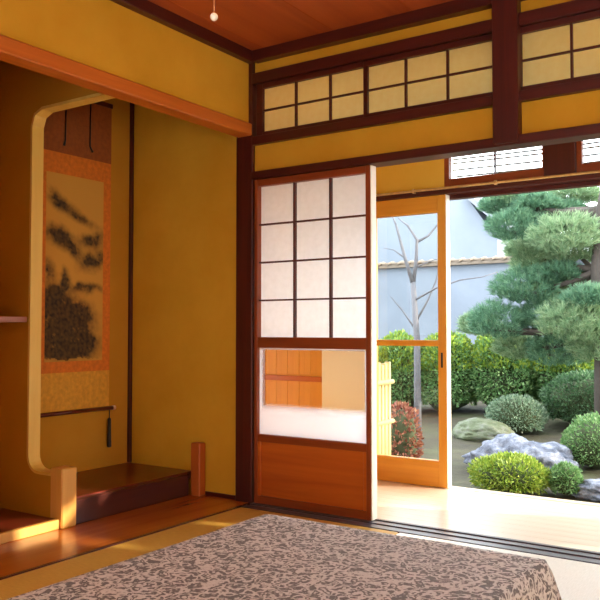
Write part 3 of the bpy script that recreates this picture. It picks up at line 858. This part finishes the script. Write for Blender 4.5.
# bamboo sleeve fence next to the facade
t = thing('bamboo_fence', (-.16, 1.7, -.45), 'pale bamboo screen fence outside the glass door', 'fence')
bm_m = wood('pale_bamboo', (168, 150, 98), (184, 166, 116), 'z', .5)
for i in range(12):
    y = 1.32+i*.055
    bm = bmesh.new(); tube(bm, [(-.16, y, -.45), (-.16, y, .68+.01*(i % 3))], .025, 8); obj('cane', bm, bm_m, t)
for z in (-.1, .25, .55):
    bm = bmesh.new(); tube(bm, [(-.13, 1.28, z), (-.13, 1.95, z)], .018, 8); obj('cross_cane', bm, bm_m, t)

# bare tree beyond the glass door
def tree_bare():
    Y = 4.3
    B = [at(418, 440, Y), at(417, 340, Y), at(413, 282, Y)]
    g = B[0].copy(); g.z = ground_z(g.x, g.y)-.02
    t = thing('bare_tree', (g.x, g.y, g.z), 'slender grey bare branched tree outside the glass door', 'tree')
    bm = bmesh.new(); tube(bm, [g]+B[1:], [.045, .036, .03], 8); obj('trunk', bm, M_BARK2, t)
    for pts, r0 in (([(413, 284), (405, 258), (396, 225), (388, 205)], .024), ([(413, 284), (416, 262), (417, 240), (408, 226), (398, 218)], .024),
                    ([(417, 242), (428, 236), (438, 224), (446, 205)], .018), ([(415, 300), (436, 288), (460, 280), (482, 277), (498, 272)], .012), ([(415, 268), (428, 262), (440, 258)], .012),
                    ([(405, 258), (394, 250), (383, 248)], .010), ([(417, 320), (428, 300), (436, 280), (440, 262)], .014), ([(416, 330), (402, 310), (390, 296)], .012)):
        q = [at(u, v, Y+.12*math.sin(i*1.9+u)) if i else at(u, v, Y) for i, (u, v) in enumerate(pts)]
        bm = bmesh.new(); tube(bm, q, [r0*(1-.7*i/(len(q)-1)) for i in range(len(q))], 6); obj('branch', bm, M_BARK2, t)
tree_bare()
# cloud pruned pine
def pine(name, Y, trunk_px, pads, label, mats):
    T = [at(u, v, Y) for u, v in trunk_px]
    g = T[0].copy(); g.z = ground_z(g.x, g.y)-.03; T[0] = g
    t = thing(name, g, label, 'pine tree', 'pine trees in the garden')
    bm = bmesh.new(); n = len(T); tube(bm, T, [.12-.05*i/(n-1) for i in range(n)], 10); obj('trunk', bm, M_BARK, t)
    for k, (u, v, w, h, dy, mi) in enumerate(pads):
        c = at(u, v, Y+dy); s = ((c-CAM).dot(FW))/F_PX
        r = (w/2*s, w/2*s*.8, h/2*s)
        # branch from the trunk
        b0 = min(T, key=lambda q: (q-c).length); mid = (b0+c)/2+Vector((0, 0, -.06))
        bm = bmesh.new(); tube(bm, [b0, mid, c+Vector((0, 0, -r[2]*.4)), c+Vector((-r[0]*.5, 0, -r[2]*.2))], [.04, .03, .02, .008], 7); br = obj('branch', bm, M_BARK, t)
        nt_ = int(150+w*5)
        q = unit(nt_)*rng.uniform(.25, 1, (nt_, 1))**.5
        P = np.array(c)+q*np.array(r)
        m_ = 13
        PP = np.repeat(P, m_, 0); ax = q.copy(); ax[:, 2] = np.abs(ax[:, 2])*.6+.55; ax /= np.linalg.norm(ax, axis=1)[:, None]
        D = np.repeat(ax, m_, 0)+.75*unit(nt_*m_); D /= np.linalg.norm(D, axis=1)[:, None]
        V, Fc = leaf_mesh(PP, D, .085, .0032)
        obj('needle_pad', (V.tolist(), [], Fc.tolist()), mats[mi], t)
pine('pine_tree', 5.2, [(606, 440), (605, 330), (600, 270), (604, 210), (616, 150)],
     [(520, 200, 66, 22, .3, 1), (575, 198, 60, 18, .5, 1), (515, 226, 56, 34, .0, 0), (565, 235, 74, 40, -.2, 1), (560, 212, 50, 16, .3, 0),
      (600, 225, 50, 30, .2, 1), (526, 288, 72, 36, .0, 0), (498, 322, 62, 38, -.1, 0), (545, 318, 60, 34, .1, 0), (575, 322, 76, 44, -.3, 1),
      (540, 265, 60, 20, .3, 1), (600, 345, 60, 40, -.1, 1), (560, 350, 70, 36, .2, 0), (580, 252, 74, 26, .2, 1), (528, 252, 44, 18, .2, 1), (556, 275, 60, 22, .1, 0), (520, 348, 50, 26, .3, 1), (590, 300, 56, 26, -.3, 0), (548, 292, 50, 24, .2, 1), (500, 206, 40, 20, .2, 0), (545, 226, 50, 22, .4, 1), (535, 204, 44, 20, .1, 0), (480, 326, 40, 24, .2, 1)],
     'cloud pruned pine with dark trunk and layered pads beside the veranda opening', (L_PINE, L_PINE2))
pine('pine_tree', 7.6, [(640, 420), (638, 300), (630, 200), (626, 140)],
     [(600, 290, 70, 40, 0, 1), (560, 292, 60, 26, .2, 1), (545, 240, 80, 26, .3, 1), (530, 215, 70, 22, .2, 1), (610, 320, 80, 40, 0, 0)],
     'paler pine standing further back behind the cloud pruned pine', (L_PINE, L_PINE2))

# garden wall with tile coping and the neighbouring house
def gwall():
    t = thing('garden_wall', (-4, 9.6, .1), 'bluish white plaster garden wall with brown tile coping', 'garden wall')
    z1 = at(485, 264, 9.6).z
    obj('plaster', bmbox(-14, 3, 9.6, 9.8, -.1, z1, bev=.005), P_WHITE, t)
    bm = bmesh.new()
    box(bm, -14, 3, 9.5, 9.9, z1, z1+.05); box(bm, -14, 3, 9.58, 9.82, z1+.05, z1+.11, .02)
    for i in range(85):
        x = -13.9+i*.2; tube(bm, [(x, 9.46, z1+.06), (x, 9.7, z1+.12), (x, 9.94, z1+.06)], .03, 6)
    obj('tile_coping', bm, plain('brown_tiles', (104, 92, 80), .7), t)
gwall()
def house():
    Y = 14.0
    zt = at(480, 214, Y).z
    a = at(300, 214, Y).x; b = at(500, 214, Y).x
    t = thing('neighbour_house', ((a+b)/2, Y+2, .1), 'pale grey neighbouring house with sloping roof beyond the garden wall', 'house')
    apex = at(466, 196, Y); eave = at(512, 234, Y)
    L = at(240, 234, Y).x
    pts = [(L, .0), (eave.x-.35, .0), (eave.x-.35, eave.z-.1), (apex.x, apex.z), (L, apex.z)]
    bm = bmesh.new()
    f = [bm.verts.new((x, Y, z)) for x, z in pts]; k = [bm.verts.new((x, Y+4, z)) for x, z in pts]
    bm.faces.new(f); bm.faces.new(k[::-1])
    for i in range(5):
        j = (i+1) % 5; bm.faces.new((f[i], f[j], k[j], k[i]))
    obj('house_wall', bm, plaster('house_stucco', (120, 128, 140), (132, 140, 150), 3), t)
    d = Vector((eave.x-apex.x, 0, eave.z-apex.z)); n = Vector((-d.z, 0, d.x)).normalized()*.12
    if n.z < 0: n = -n
    bm = bmesh.new()
    q = [Vector((apex.x, 0, apex.z)), Vector((eave.x, 0, eave.z)), Vector((eave.x, 0, eave.z))+n, Vector((apex.x, 0, apex.z))+n]
    f = [bm.verts.new((p.x, Y-.3, p.z)) for p in q]; k = [bm.verts.new((p.x, Y+4.2, p.z)) for p in q]
    bm.faces.new(f); bm.faces.new(k[::-1])
    for i in range(4):
        j = (i+1) % 4; bm.faces.new((f[i], f[j], k[j], k[i]))
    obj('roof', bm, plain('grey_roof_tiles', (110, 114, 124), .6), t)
house()

# ------------------------------------------------------------------ light
w = bpy.data.worlds.new('sky'); SC.world = w; w.use_nodes = True
bg = w.node_tree.nodes['Background']; bg.inputs['Color'].default_value = (.88, .95, 1, 1); bg.inputs['Strength'].default_value = 6.0
sd = bpy.data.lights.new('sun', 'SUN'); sd.energy = 9.0; sd.angle = math.radians(.6); sd.color = (1, .86, .66)
so = bpy.data.objects.new('sun', sd); COL.objects.link(so)
el = math.radians(14); k = .36
d = Vector((-1, -k, 0)).normalized()*math.cos(el)+Vector((0, 0, -math.sin(el)))
so.rotation_euler = d.to_track_quat('-Z', 'Y').to_euler()

vs = SC.view_settings
vs.view_transform = 'Standard'; vs.look = 'None'; vs.gamma = 1; vs.use_curve_mapping = False; vs.exposure = .22
SC.cycles.use_denoising = True
SC.cycles.max_bounces = 10; SC.cycles.diffuse_bounces = 6; SC.cycles.transparent_max_bounces = 16
SC.cycles.sample_clamp_indirect = 6
